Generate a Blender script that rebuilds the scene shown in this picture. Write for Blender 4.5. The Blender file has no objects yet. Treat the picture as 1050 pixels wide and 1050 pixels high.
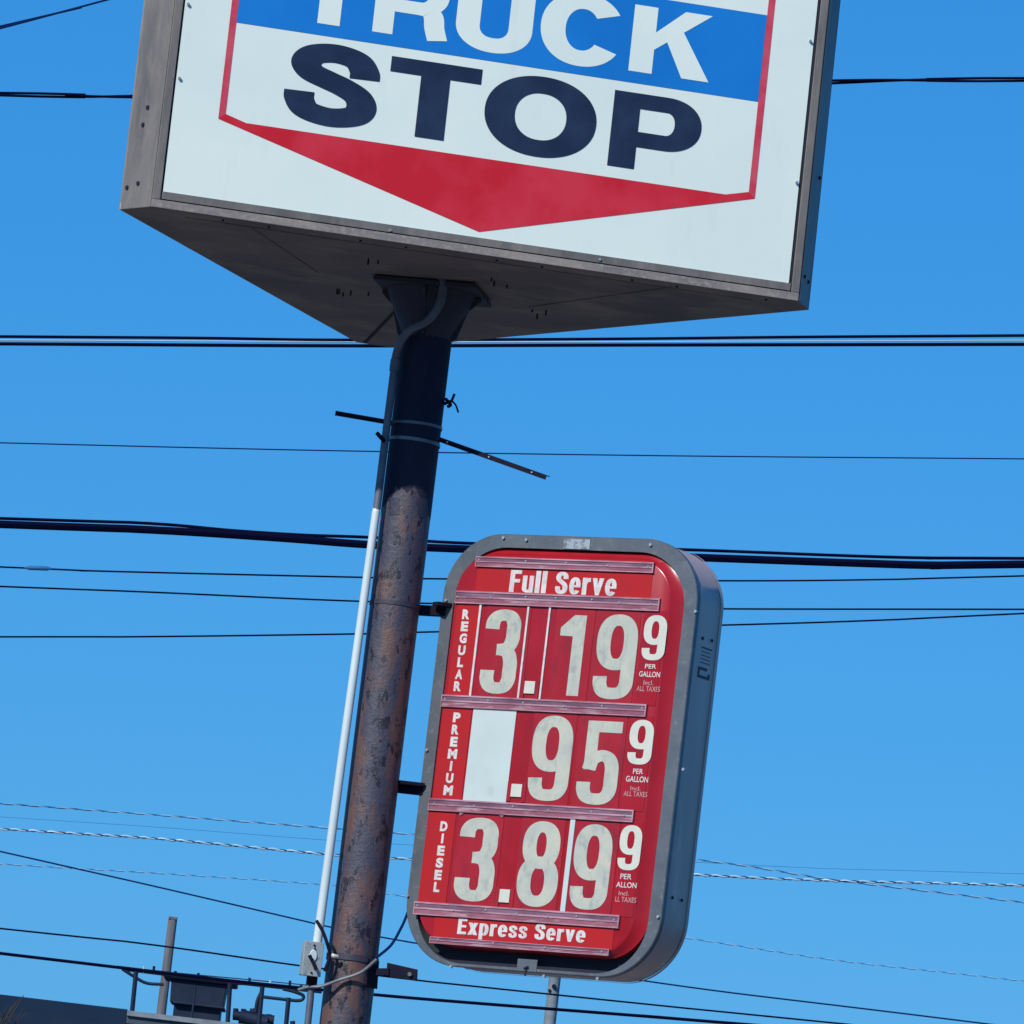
import bpy, bmesh, math, random
from mathutils import Vector, Matrix
random.seed(7)
S = bpy.context.scene
C = S.collection
rad = math.radians
CAMZ = 1.6
# ------------------------------------------------------------------ camera
FPX, PITCH, ROLL = 6565.5, 0.1423, 0.1172
cp, sp, cr, sr = math.cos(PITCH), math.sin(PITCH), math.cos(ROLL), math.sin(ROLL)
VX = Vector((1, 0, 0)); VU = Vector((0, -sp, cp)); VF = Vector((0, cp, sp))
ORG = Vector((0, 0, CAMZ))
cam = bpy.data.cameras.new('camera'); camo = bpy.data.objects.new('camera', cam); C.objects.link(camo)
cam.sensor_width = 36; cam.lens = 36 * FPX / 1050; cam.clip_start = 0.5; cam.clip_end = 6000
Rv = VX * cr + VU * sr; Uv = VX * -sr + VU * cr; Bv = -VF
M4 = Matrix((Rv, Uv, Bv)).transposed().to_4x4(); M4.translation = ORG
camo.matrix_world = M4
S.camera = camo

def ray(x, y):
    dx, dy = x - 525, y - 525
    u = dx * cr + dy * sr; v = dx * sr - dy * cr
    return VF + VX * (u / FPX) + VU * (v / FPX)
def at(x, y, Y):
    r = ray(x, y); return ORG + r * (Y / r.y)
def mpp(Y): return Y / FPX           # metres per photo pixel at that distance

# ------------------------------------------------------------------ world / sun
SUN_AZ, SUN_EL = rad(234), rad(35.9)  # math angle of the direction towards the sun
sd = Vector((math.cos(SUN_AZ) * math.cos(SUN_EL), math.sin(SUN_AZ) * math.cos(SUN_EL), math.sin(SUN_EL)))
w = bpy.data.worlds.new('World'); S.world = w; w.use_nodes = True
nt = w.node_tree; nt.nodes.clear()
sky = nt.nodes.new('ShaderNodeTexSky'); sky.sky_type = 'NISHITA'; sky.sun_disc = False
sky.sun_elevation = SUN_EL; sky.sun_rotation = math.pi / 2 - SUN_AZ
sky.air_density = 1.0; sky.dust_density = 0.3; sky.ozone_density = 2.0
# deep phone-camera blue: the physical sky graded per channel
sep = nt.nodes.new('ShaderNodeSeparateColor'); com = nt.nodes.new('ShaderNodeCombineColor')
nt.links.new(sky.outputs[0], sep.inputs[0])
for i_, (k_, g_) in enumerate(((.157, 1.1), (.454, .61), (.856, .38))):
    a_ = nt.nodes.new('ShaderNodeMath'); a_.operation = 'MULTIPLY'; a_.inputs[1].default_value = .115
    p_ = nt.nodes.new('ShaderNodeMath'); p_.operation = 'POWER'; p_.inputs[1].default_value = g_
    q_ = nt.nodes.new('ShaderNodeMath'); q_.operation = 'MULTIPLY'; q_.inputs[1].default_value = k_ * 10
    nt.links.new(sep.outputs[i_], a_.inputs[0]); nt.links.new(a_.outputs[0], p_.inputs[0]); nt.links.new(p_.outputs[0], q_.inputs[0]); nt.links.new(q_.outputs[0], com.inputs[i_])
bg = nt.nodes.new('ShaderNodeBackground'); bg.inputs[1].default_value = 0.10
wo = nt.nodes.new('ShaderNodeOutputWorld')
nt.links.new(com.outputs[0], bg.inputs[0]); nt.links.new(bg.outputs[0], wo.inputs[0])
sl = bpy.data.lights.new('sun', 'SUN'); sl.energy = 4.3; sl.angle = rad(0.53); sl.color = (1, 0.97, 0.93)
so = bpy.data.objects.new('sun', sl); C.objects.link(so)
so.rotation_euler = sd.to_track_quat('Z', 'Y').to_euler()
so.location = (0, 0, 30)
S.view_settings.view_transform = 'Standard'; S.view_settings.look = 'None'; S.view_settings.exposure = 0
S.render.engine = 'CYCLES'
S.render.filter_size = 1.8; S.render.resolution_x = 1024; S.render.resolution_y = 1024

# ------------------------------------------------------------------ materials
def mat(name, col, rough=0.6, metal=0.0, col2=None, scale=4.0, detail=6, stretch=(1, 1, 1), lo=.4, hi=.65,
        col3=None, scale3=30, lo3=.6, hi3=.66, bump=0.0, bscale=40, spec=0.5, coat=0.0, stretch3=(1, 1, 1), roughness_n=.6):
    m = bpy.data.materials.new(name); m.use_nodes = True
    t = m.node_tree; b = t.nodes['Principled BSDF']
    b.inputs['Base Color'].default_value = (*col, 1); b.inputs['Roughness'].default_value = rough
    b.inputs['Metallic'].default_value = metal; b.inputs['Specular IOR Level'].default_value = spec
    b.inputs['Coat Weight'].default_value = coat
    tc = t.nodes.new('ShaderNodeTexCoord')
    def noise(sc, st, det=detail):
        mp = t.nodes.new('ShaderNodeMapping'); mp.inputs['Scale'].default_value = st
        t.links.new(tc.outputs['Object'], mp.inputs[0])
        n = t.nodes.new('ShaderNodeTexNoise'); n.inputs['Scale'].default_value = sc
        n.inputs['Detail'].default_value = det; n.inputs['Roughness'].default_value = roughness_n
        t.links.new(mp.outputs[0], n.inputs['Vector']); return n
    def rng(n, a, c):
        r = t.nodes.new('ShaderNodeMapRange'); r.inputs[1].default_value = a; r.inputs[2].default_value = c
        t.links.new(n.outputs[0], r.inputs[0]); return r
    def mix(fac, a, c):
        x = t.nodes.new('ShaderNodeMix'); x.data_type = 'RGBA'
        t.links.new(fac.outputs[0], x.inputs[0])
        if isinstance(a, tuple): x.inputs[6].default_value = (*a, 1)
        else: t.links.new(a.outputs[2], x.inputs[6])
        x.inputs[7].default_value = (*c, 1); return x
    cur = None
    if col2:
        cur = mix(rng(noise(scale, stretch), lo, hi), col, col2)
    if col3:
        cur = mix(rng(noise(scale3, stretch3, 3), lo3, hi3), cur or col, col3)
    if cur: t.links.new(cur.outputs[2], b.inputs['Base Color'])
    if bump:
        bn = t.nodes.new('ShaderNodeBump'); bn.inputs['Strength'].default_value = bump; bn.inputs['Distance'].default_value = .01
        t.links.new(noise(bscale, (1, 1, 1)).outputs[0], bn.inputs['Height']); t.links.new(bn.outputs[0], b.inputs['Normal'])
    return m

WHITE = mat('white_panel', (.74, .81, .71), .5, col2=(.69, .77, .68), scale=1.1, lo=.42, hi=.62, col3=(.60, .68, .62), scale3=9, lo3=.60, hi3=.95, stretch3=(1, 1, .18), spec=.35)
BLUE = mat('blue_vinyl', (.003, .165, .50), .5, col2=(.006, .19, .56), scale=1.6, spec=.3)
NAVY = mat('faded_black_vinyl', (.008, .020, .050), .55, col2=(.016, .034, .075), scale=5, spec=.25)
REDV = mat('faded_red_vinyl', (.56, .010, .022), .5, col2=(.62, .030, .050), scale=2.0, lo=.42, hi=.6, spec=.3)
PINK = mat('bleached_red_vinyl', (.60, .075, .11), .5, col2=(.54, .04, .07), scale=9, spec=.3)
FRAME = mat('weathered_aluminium', (.19, .168, .145), .5, .1, col2=(.125, .112, .102), scale=6, stretch=(1, 1, .3), col3=(.24, .205, .17), scale3=22, lo3=.5, hi3=.85, bump=.15, stretch3=(1, 1, .3))
FRAMEB = mat('tan_weathered_trim', (.30, .255, .21), .55, .1, col2=(.17, .15, .145), scale=5, stretch=(.4, 1, 1), col3=(.36, .30, .24), scale3=40, lo3=.5, hi3=.75, bump=.2)
GASKET = mat('black_gap', (.006, .008, .022), .8)
UNDER = mat('grimy_soffit_metal', (.20, .17, .145), .65, col2=(.12, .108, .105), scale=1.6, stretch=(.8, 1.0, 1), lo=.34, hi=.66, col3=(.28, .235, .18), scale3=2.5, lo3=.48, hi3=.72, stretch3=(.8, 1.1, 1), bump=.3, bscale=12)
POLE = mat('rusty_painted_steel', (.043, .043, .066), .5, .0, col2=(.112, .056, .046), scale=5.5, stretch=(1, 1, .32), lo=.455, hi=.56,
           col3=(.008, .008, .018), scale3=19, lo3=.56, hi3=.60, stretch3=(1, 1, .5), bump=.6, bscale=30, roughness_n=.72)
POLE_SHADE = mat('pole_shade_tone', (.014, .017, .040), .7, col2=(.026, .026, .048), scale=7, stretch=(1, 1, .3), bump=.3, spec=.2)  # shade tone: deepens the sign's shadow on the upper pole by colour
GUSSET = mat('dark_steel', (.028, .030, .055), .6, .1, col2=(.04, .036, .05), scale=8, bump=.3)
IRON = mat('rusted_angle_iron', (.007, .008, .022), .85, col2=(.014, .011, .02), scale=12, bump=.3, spec=.15)
GALV = mat('galvanised_pipe', (.18, .19, .20), .45, .4, col2=(.13, .14, .15), scale=10)
GALVD = mat('grey_conduit', (.13, .14, .17), .5, .2, col2=(.09, .10, .13), scale=10)
PVC = mat('white_pvc', (.56, .64, .63), .4, col2=(.50, .58, .58), scale=6, stretch=(1, 1, .3))
BOXM = mat('switch_box_grey', (.33, .37, .37), .45, .1, col2=(.25, .28, .28), scale=16, col3=(.17, .17, .17), scale3=50, lo3=.6, hi3=.7)
CAB = mat('cabinet_grey_paint', (.52, .38, .32), .42, .15, col2=(.36, .275, .245), scale=2.2, stretch=(1, 1, .25), col3=(.58, .45, .38), scale3=11, lo3=.54, hi3=.8, stretch3=(1, 1, .2), bump=.12, bscale=8)
CABF = mat('cabinet_front_frame', (.125, .14, .155), .42, .3, col2=(.090, .105, .12), scale=5, col3=(.19, .19, .18), scale3=24, lo3=.56, hi3=.75, bump=.12)
RED = mat('red_acrylic', (.315, .008, .014), .22, col2=(.35, .012, .022), scale=3, spec=.3, col3=(.25, .012, .02), scale3=12, lo3=.5, hi3=.8, stretch3=(1, 1, .3))
RED2 = mat('bright_red_card', (.41, .008, .010), .5, col2=(.36, .010, .016), scale=7, spec=.25)
RED3 = mat('dark_red_card', (.305, .009, .018), .4, col2=(.345, .013, .024), scale=5, spec=.3, col3=(.23, .012, .025), scale3=14, lo3=.5, hi3=.75, stretch3=(1, 1, .4))
NUM = mat('numeral_grey', (.47, .475, .38), .6, col2=(.39, .415, .36), scale=12, col3=(.26, .30, .285), scale3=26, lo3=.54, hi3=.78, spec=.25, stretch3=(1, 1, .5))
NUMC = mat('numeral_cream', (.57, .57, .475), .55, col2=(.52, .53, .45), scale=20)
LETP = mat('faded_small_lettering', (.50, .33, .32), .5, col2=(.42, .22, .22), scale=60)
LET = mat('lettering_white', (.62, .60, .56), .5, col2=(.50, .46, .44), scale=30)
CARD = mat('blank_card', (.50, .58, .54), .5, col2=(.45, .53, .50), scale=4, col3=(.34, .37, .33), scale3=5, lo3=.64, hi3=.8)
TRACK = mat('clear_track_plastic', (.31, .11, .145), .3, col2=(.23, .065, .09), scale=20, stretch=(.3, 1, 1), col3=(.42, .26, .28), scale3=26, lo3=.52, hi3=.7, stretch3=(.3, 1, 2))
TRACKL = mat('track_edge', (.48, .28, .31), .25, col2=(.26, .10, .13), scale=16, stretch=(.3, 1, 1))
TRACKD = mat('track_groove', (.13, .06, .09), .3, col2=(.24, .12, .17), scale=22, stretch=(.3, 1, 1))
SCREW = mat('screw_head', (.45, .45, .45), .35, .6)
LABEL = mat('maker_label', (.015, .02, .035), .5)
WIRE = mat('black_cable', (.002, .003, .018), 1, spec=.05)
WIREB = mat('dusty_blue_cable', (.004, .020, .085), 1, spec=.05)
WIREL = mat('bare_aluminium_cable', (.34, .47, .55), .45, .0)
WIREM = mat('weathered_cable', (.02, .12, .28), .6, spec=.2)
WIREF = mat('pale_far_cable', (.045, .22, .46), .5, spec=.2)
WOOD = mat('weathered_pole_wood', (.13, .125, .13), .8, col2=(.08, .08, .09), scale=4, stretch=(6, 6, .4))
CONC = mat('concrete_pole', (.20, .24, .26), .8, col2=(.14, .17, .19), scale=6)
BLDG = mat('dark_parapet_cladding', (.0035, .018, .045), .8, col2=(.008, .024, .048), scale=1.2, stretch=(1, 1, 3), spec=.2)
COPE = mat('coping_metal', (.035, .055, .075), .5, .2, col2=(.06, .08, .10), scale=2)
ROOF = mat('roof_felt', (.05, .05, .055), .9, col2=(.08, .08, .08), scale=1)
HOOD = mat('dark_hood_metal', (.006, .013, .034), .6, .1, col2=(.012, .022, .045), scale=3, spec=.25)
GLASS = mat('window_glass', (.02, .03, .04), .08)
BARK = mat('bare_bark', (.055, .045, .045), .9, col2=(.03, .03, .035), scale=6)
ASPH = mat('asphalt', (.05, .05, .052), .9, col2=(.065, .064, .062), scale=.4, bump=.3, bscale=60)
CONCG = mat('concrete_slab', (.34, .33, .31), .85, col2=(.27, .26, .25), scale=1.2)

# ------------------------------------------------------------------ mesh helpers
SPLIT = {'sheet_joint', 'bottom_rail', 'side_rail', 'retainer', 'screw', 'bolt', 'point_holder', 'soffit_seam', 'drain_hole', 'stain', 'coupling', 'tie_wire', 'track_ridge', 'track_fragment', 'latch_pin', 'red_border', 'parapet'}
class MB:
    def __init__(s): s.v = []; s.f = []; s.m = []; s.mats = []; s.pieces = []
    def mi(s, m):
        if m is None: return 0
        if m not in s.mats: s.mats.append(m)
        return s.mats.index(m)
    def add(s, vs, fs, m=None):
        s.pieces.append((len(s.v), len(s.f))); o = len(s.v); s.v += [tuple(v) for v in vs]; k = s.mi(m)
        for f in fs: s.f.append(tuple(i + o for i in f)); s.m.append(k)
    def box(s, a, b, m=None, fn=None):
        x0, y0, z0 = a; x1, y1, z1 = b
        v = [(x0, y0, z0), (x1, y0, z0), (x1, y1, z0), (x0, y1, z0), (x0, y0, z1), (x1, y0, z1), (x1, y1, z1), (x0, y1, z1)]
        if fn: v = [fn(p) for p in v]
        s.add(v, [(0, 3, 2, 1), (4, 5, 6, 7), (0, 1, 5, 4), (1, 2, 6, 5), (2, 3, 7, 6), (3, 0, 4, 7)], m)
    def poly(s, vs, m=None): s.add(vs, [tuple(range(len(vs)))], m)
    def loft(s, loops, m=None, cap0=False, cap1=False, closed=True):
        n = len(loops[0]); vs = [p for l in loops for p in l]; fs = []
        for i in range(len(loops) - 1):
            for j in range(n if closed else n - 1):
                k = (j + 1) % n
                fs.append((i * n + j, i * n + k, (i + 1) * n + k, (i + 1) * n + j))
        if cap0: fs.append(tuple(range(n))[::-1])
        if cap1: fs.append(tuple((len(loops) - 1) * n + j for j in range(n)))
        s.add(vs, fs, m)
    def tube(s, pts, r, m=None, n=10, cap=True):
        pts = [Vector(p) for p in pts]; loops = []
        prev = None
        for i, p in enumerate(pts):
            t = (pts[min(i + 1, len(pts) - 1)] - pts[max(i - 1, 0)]).normalized()
            if prev is None:
                a = Vector((0, 0, 1)) if abs(t.z) < .9 else Vector((1, 0, 0))
                u = t.cross(a).normalized()
            else:
                u = (prev - t * prev.dot(t)).normalized()
            prev = u; v = t.cross(u)
            rr = r[i] if isinstance(r, (list, tuple)) else r
            loops.append([p + (u * math.cos(2 * math.pi * k / n) + v * math.sin(2 * math.pi * k / n)) * rr for k in range(n)])
        s.loft(loops, m, cap, cap)
    def build(s, name, m=None, parent=None, smooth=False, bevel=0, loc=None):
        if name in SPLIT and len(s.pieces) > 1:
            first = None
            for (v0, f0), (v1, f1) in zip(s.pieces, s.pieces[1:] + [(len(s.v), len(s.f))]):
                t_ = MB(); t_.v = s.v[v0:v1]; t_.f = [tuple(i - v0 for i in f) for f in s.f[f0:f1]]; t_.m = s.m[f0:f1]; t_.mats = s.mats; t_.recalc = s.recalc
                o_ = t_.build(name, m, parent, smooth, bevel, loc); first = first or o_
            return first
        me = bpy.data.meshes.new(name); me.from_pydata(s.v, [], s.f)
        ms = s.mats or [m]
        for x in ms: me.materials.append(x)
        if s.mats:
            for p, k in zip(me.polygons, s.m): p.material_index = k
        bm = bmesh.new(); bm.from_mesh(me)
        if s.recalc: bmesh.ops.recalc_face_normals(bm, faces=bm.faces)
        bm.to_mesh(me); bm.free()
        if smooth:
            for p in me.polygons: p.use_smooth = True
        me.update()
        o = bpy.data.objects.new(name, me); C.objects.link(o)
        if parent: o.parent = parent
        if loc: o.location = loc
        if smooth:
            me.set_sharp_from_angle(angle=rad(38))
        if bevel:
            bv = o.modifiers.new('bevel', 'BEVEL'); bv.width = bevel; bv.segments = 2; bv.limit_method = 'ANGLE'
        return o
    recalc = True

def cr_spline(pts, k=8):
    pts = [Vector(p) for p in pts]; out = []
    P = [pts[0] * 2 - pts[1]] + pts + [pts[-1] * 2 - pts[-2]]
    for i in range(1, len(P) - 2):
        a, b, c, d = P[i - 1], P[i], P[i + 1], P[i + 2]
        for j in range(k):
            t = j / k
            out.append(.5 * ((2 * b) + (c - a) * t + (2 * a - 5 * b + 4 * c - d) * t * t + (3 * b - a - 3 * c + d) * t ** 3))
    out.append(pts[-1]); return out

def tag(o, label=None, cat=None, group=None, kind=None):
    if label: o['label'] = label
    if cat: o['category'] = cat
    if group: o['group'] = group
    if kind: o['kind'] = kind
    return o
def empty(name, loc, label, cat, rot=None, group=None):
    o = bpy.data.objects.new(name, None); C.objects.link(o); o.location = loc; o.empty_display_size = .2
    if rot: o.rotation_euler = rot
    return tag(o, label, cat, group)
def recentre(o, p):
    p = Vector(p)
    o.data.transform(Matrix.Translation(-p)); o.location = p
    return o

# ------------------------------------------------------------------ glyphs  (in a unit box, y up) -> lists of polygons (quad strips)
def pen(pts, tx, ty, k=8, closed=False):
    P = cr_spline([(x, y, 0) for x, y in pts], k) if not closed else [Vector((x, y, 0)) for x, y in pts]
    L, Rr = [], []; n = len(P)
    for i, p in enumerate(P):
        if closed: t = P[(i + 1) % n] - P[(i - 1) % n]
        else: t = P[min(i + 1, n - 1)] - P[max(i - 1, 0)]
        t.normalize(); nx, ny = -t.y, t.x
        # elliptical nib support width
        h = math.sqrt((nx * tx / 2) ** 2 + (ny * ty / 2) ** 2)
        sx, sy = nx * (tx / 2) ** 2 / h, ny * (ty / 2) ** 2 / h
        L.append((p.x + sx, p.y + sy)); Rr.append((p.x - sx, p.y - sy))
    q = []
    m = n if closed else n - 1
    for i in range(m):
        j = (i + 1) % n
        q.append([L[i], Rr[i], Rr[j], L[j]])
    return q
def ring(cx, cy, rx, ry, tx, ty, e=2.3, n=56):
    pts = []
    for i in range(n):
        a = 2 * math.pi * i / n; c, s_ = math.cos(a), math.sin(a)
        pts.append((cx + rx * math.copysign(abs(c) ** (2 / e), c), cy + ry * math.copysign(abs(s_) ** (2 / e), s_)))
    return pen(pts, tx, ty, closed=True)
def arc(cx, cy, rx, ry, a0, a1, e=2.3, n=30):
    out = []
    for i in range(n + 1):
        a = rad(a0 + (a1 - a0) * i / n); c, s_ = math.cos(a), math.sin(a)
        out.append((cx + rx * math.copysign(abs(c) ** (2 / e), c), cy + ry * math.copysign(abs(s_) ** (2 / e), s_)))
    return out
def rc(x0, y0, x1, y1): return [[(x0, y0), (x1, y0), (x1, y1), (x0, y1)]]
def G(ch):
    if ch == 'S': return [pen([(.845, .625), (.835, .72), (.74, .845), (.51, .895), (.28, .85), (.195, .74), (.26, .63), (.45, .555), (.62, .495), (.79, .40), (.845, .27), (.77, .155), (.52, .10), (.26, .15), (.165, .27), (.155, .375)], .33, .23, 10)]
    if ch == 'T': return [rc(0, .80, 1, 1), rc(.34, 0, .66, .80)]
    if ch == 'O': return [ring(.5, .5, .365, .395, .27, .21, 2.15, 72)]
    if ch == 'P': return [rc(0, 0, .30, 1), pen([(.28, .90), (.44, .90)] + arc(.60, .6475, .25, .2525, 90, -90, 2.2, 16) + [(.44, .395), (.28, .395)], .30, .20, 3)]
    if ch == 'R': return [rc(0, 0, .27, 1), pen([(.25, .90), (.42, .90)] + arc(.60, .67, .24, .23, 90, -90, 2.2, 16) + [(.42, .44), (.25, .44)], .27, .19, 3),
                          pen([(.56, .44), (.72, .42), (.79, .34), (.815, .18), (.87, .0)], .27, .19, 6)]
    if ch == 'U': return [pen([(.145, 1), (.145, .7), (.145, .42)] + arc(.5, .37, .355, .275, 182, 358, 2.2, 24) + [(.855, .42), (.855, .7), (.855, 1)], .32, .21, 3)]
    if ch == 'C': return [pen(arc(.5, .5, .365, .40, 33, 327, 2.15, 48), .31, .22, 2)]
    if ch == 'K': return [rc(0, 0, .29, 1), [[(.285, .36), (.285, .62), (.635, 1), (.97, 1)]], [[(.42, .555), (.61, .73), (1, 0), (.66, 0)]]]
    if ch == '3': return [pen([(.20, .765), (.215, .85), (.32, .915), (.52, .934), (.70, .915), (.795, .84), (.80, .75), (.795, .645), (.70, .555), (.50, .525), (.385, .522)], .39, .135),
                          pen([(.385, .522), (.52, .52), (.72, .485), (.805, .38), (.808, .27), (.80, .165), (.70, .085), (.50, .066), (.30, .085), (.20, .165), (.195, .275)], .39, .135)]
    if ch == '9': return [ring(.5, .672, .33, .263, .34, .135, 2.5), pen([(.83, .66), (.83, .45), (.828, .27), (.81, .16), (.70, .085), (.49, .066), (.28, .085), (.185, .165), (.17, .265)], .34, .135)]
    if ch == '8': return [ring(.5, .72, .29, .213, .34, .13, 2.4), ring(.5, .293, .335, .228, .34, .13, 2.4)]
    if ch == '5': return [rc(.12, .415, .415, 1), rc(.415, .865, .98, 1), pen([(.255, .415), (.33, .53), (.53, .585), (.72, .56), (.815, .47), (.828, .32), (.815, .17), (.70, .087), (.49, .066), (.27, .087), (.175, .17), (.165, .265)], .34, .135)]
    if ch == '1': return [[[(.52, 0), (1, 0), (1, 1), (.52, 1)]], [[(.0, .74), (.0, .84), (.52, 1.0), (.52, .735)]]]
def GW(ch):
    if ch == 'F': return [rc(0, 0, .42, 1), rc(.42, .83, 1, 1), rc(.42, .44, .92, .60)]
    if ch == 'E': return [rc(0, 0, .42, 1), rc(.42, .83, 1, 1), rc(.42, .43, .94, .58), rc(.42, 0, 1, .17)]
    if ch == 'l': return [rc(0, 0, 1, 1)]
    if ch == 'u': return [pen([(.20, 1), (.20, .6), (.20, .3)] + arc(.5, .25, .30, .165, 184, 352, 2.2, 12), .40, .17, 3), rc(.61, 0, 1, 1)]
    if ch == 'S': return [pen([(.80, .68), (.79, .80), (.70, .885), (.50, .915), (.29, .88), (.20, .76), (.25, .65), (.48, .54), (.72, .43), (.80, .29), (.74, .13), (.50, .083), (.28, .12), (.20, .24), (.20, .34)], .40, .165, 6)]
    if ch == 's': return [pen([(.80, .66), (.76, .84), (.50, .905), (.25, .85), (.21, .71), (.32, .59), (.66, .44), (.79, .31), (.74, .15), (.50, .095), (.25, .15), (.20, .34)], .38, .19, 6)]
    if ch == 'e': return [pen(arc(.5, .5, .30, .41, 0, 322, 2.2, 30), .40, .19, 2), rc(.25, .42, .999, .55)]
    if ch == 'r': return [rc(0, 0, .56, 1), pen([(.42, .66), (.60, .84), (.82, .88), (1.0, .88)], .3, .24, 6)]
    if ch == 'v': return [[[(0, 1), (.40, 1), (.62, 0), (.34, 0)]], [[(.60, 1), (1, 1), (.66, 0), (.36, 0)]]]
    if ch == 'x': return [[[(0, 1), (.42, 1), (1, 0), (.58, 0)]], [[(.58, 1), (1, 1), (.42, 0), (0, 0)]]]
    if ch == 'p': return [rc(0, -.33, .40, 1), pen([(.30, .86), (.5, .91)] + arc(.5, .5, .30, .41, 80, -80, 2.2, 20) + [(.30, .14)], .40, .18, 2)]
WID = dict([(' ', .22)], F=.43, E=.42, l=.185, u=.43, S=.47, s=.40, e=.43, r=.31, v=.44, x=.46, p=.44)
def word(mb, body, box, b):
    # condensed bold lettering: box is left, baseline, right, cap height
    a0, z0, a1, z1 = box; gap = .065
    tot = sum(WID.get(c, .17) for c in body) + gap * (len(body) - 1); sc = (a1 - a0) / tot; x = a0
    for c in body:
        w_ = WID.get(c, .17) * sc
        if c != ' ':
            h = (z1 - z0) * (1 if c in 'FESl' else .77)
            for k, piece in enumerate(GW(c)):
                for q in piece: mb.poly([(x + u * w_, b - .0004 * k, z0 + v * h) for u, v in q])
        x += w_ + gap * sc
def glyph(mb, ch, box, b, m=None, lift=.0005):
    """box=(a0,z0,a1,z1) on the face; b = outward coordinate of the sheet"""
    a0, z0, a1, z1 = box
    for k, piece in enumerate(G(ch)):
        for q in piece:
            mb.poly([(a0 + x * (a1 - a0), b - lift * k, z0 + y * (z1 - z0)) for x, y in q], m)

def text_mesh(mb, body, box, b, m=None, bold=.02, space=1.0):
    cu = bpy.data.curves.new('lettering', 'FONT'); cu.body = body; cu.size = 1; cu.offset = bold; cu.resolution_u = 4
    cu.space_character = space
    o = bpy.data.objects.new('lettering', cu); C.objects.link(o)
    dg = bpy.context.evaluated_depsgraph_get()
    me = bpy.data.meshes.new_from_object(o.evaluated_get(dg))
    bpy.data.objects.remove(o); bpy.data.curves.remove(cu)
    xs = [v.co.x for v in me.vertices]; ys = [v.co.y for v in me.vertices]
    x0, x1, y0, y1 = min(xs), max(xs), min(ys), max(ys); a0, z0, a1, z1 = box
    mb.add([(a0 + (v.co.x - x0) / (x1 - x0) * (a1 - a0), b, z0 + (v.co.y - y0) / (y1 - y0) * (z1 - z0)) for v in me.vertices],
           [tuple(p.vertices) for p in me.polygons], m)
    bpy.data.meshes.remove(me)

# ================================================================== BIG THREE-SIDED SIGN
SX, SZ, SPSI, STILT = -0.4976, 5.3253 + CAMZ, 0.1994, -0.0087
SW, SH3, ST = 3.4627, 3.0472, 0.2009
SFR = -SH3 / 3
AO = 0.0811
BASE = Vector((SX, 30, SZ))
ex = Vector((math.cos(SPSI), math.sin(SPSI), -STILT)).normalized()
ey = Vector((-math.sin(SPSI), math.cos(SPSI), 0))
ez = ex.cross(ey).normalized()
MS = Matrix((ex, ey, ez)).transposed().to_4x4(); MS.translation = BASE
MSi = MS.inverted()
def onface(Mi, x, y, b):
    o = Mi @ ORG; d = (Mi.to_3x3() @ ray(x, y)); t = (b - o.y) / d.y; p = o + d * t
    return p.x, p.z
def FS(x, y, b=SFR + .018): return onface(MSi, x, y, b)

sign = empty('pole_sign', BASE, 'large white three-sided TRUCK STOP sign box on top of the rusty pole', 'sign', MS.to_euler())
HZ = 3.0
t = ST
L1 = (-SW / 2 + t / 2 - .008, SFR + t * .866); L2 = (-SW / 2 + t, SFR); R2 = (SW / 2 - t, SFR); R1 = (SW / 2 - t / 2 - .008, SFR + t * .866)
A1 = (-t / 2 + AO + .015, SFR + SH3 - t * .866); A2 = (t / 2 + AO - .015, SFR + SH3 - t * .866)
hexa = [L1, L2, R2, R1, A2, A1]
# soffit, body, top
mb = MB()
ins = [(x * .985, y * .985) for x, y in hexa]
mb.loft([[(x, y, .006) for x, y in ins], [(x, y, HZ - .006) for x, y in ins]], None, True, True)
mb.build('sign_box', UNDER, sign)
mb = MB()
# bottom pan: two panels that meet at a seam
cx_, cy_ = 0.02, 0.1
n6 = len(hexa)
mb.loft([[(x * .997, y * .997, .0) for x, y in hexa], [(x * .997, y * .997, .02) for x, y in hexa]], None, True, True)
sof = mb.build('soffit', UNDER, sign)
mb = MB()
def strip2d(p, q, w_, z0, z1):
    p = Vector((*p, 0)); q = Vector((*q, 0)); d = (q - p).normalized(); nn = Vector((-d.y, d.x, 0)) * w_ / 2
    c4 = [p + nn, p - nn, q - nn, q + nn]
    mb.loft([[(v.x, v.y, z0) for v in c4], [(v.x, v.y, z1) for v in c4]], None, True, True)
strip2d((A1[0] + .03, A1[1] - .03), (-.05, .35), .014, -.006, -.001)
for (x, y) in [(348, 297), (352, 300), (378, 265), (388, 267), (346, 296), (360, 298), (504, 285), (507, 288), (546, 317), (551, 322), (378, 300), (520, 292), (560, 318)]:
    a, bb = None, None
    o = MSi @ ORG; d = MSi.to_3x3() @ ray(x, y); tt = (0 - o.z) / d.z; p = o + d * tt
    hh = random.uniform(.015, .04)
    mb.tube([(p.x, p.y, .002), (p.x, p.y, -hh)], .0045, None, 6)
mb.build('soffit_seam', GASKET, sign)
mb = MB()
strip2d((-1.05, SFR + .12), (-.55, .05), .006, -.0035, -.0008)
strip2d((.95, SFR + .10), (.50, .15), .006, -.0035, -.0008)
strip2d((-1.35, SFR + .13), (1.35, SFR + .13), .005, -.003, -.0007)
mb.build('sheet_joint', UNDER, sign)
for i in range(14):
    mb = MB(); x_ = -1.4 + i * .215; mb.tube([(x_, SFR + .06, .001), (x_, SFR + .06, -.007)], .006, None, 6); mb.build('screw', GASKET if i % 3 else SCREW, sign)
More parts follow.
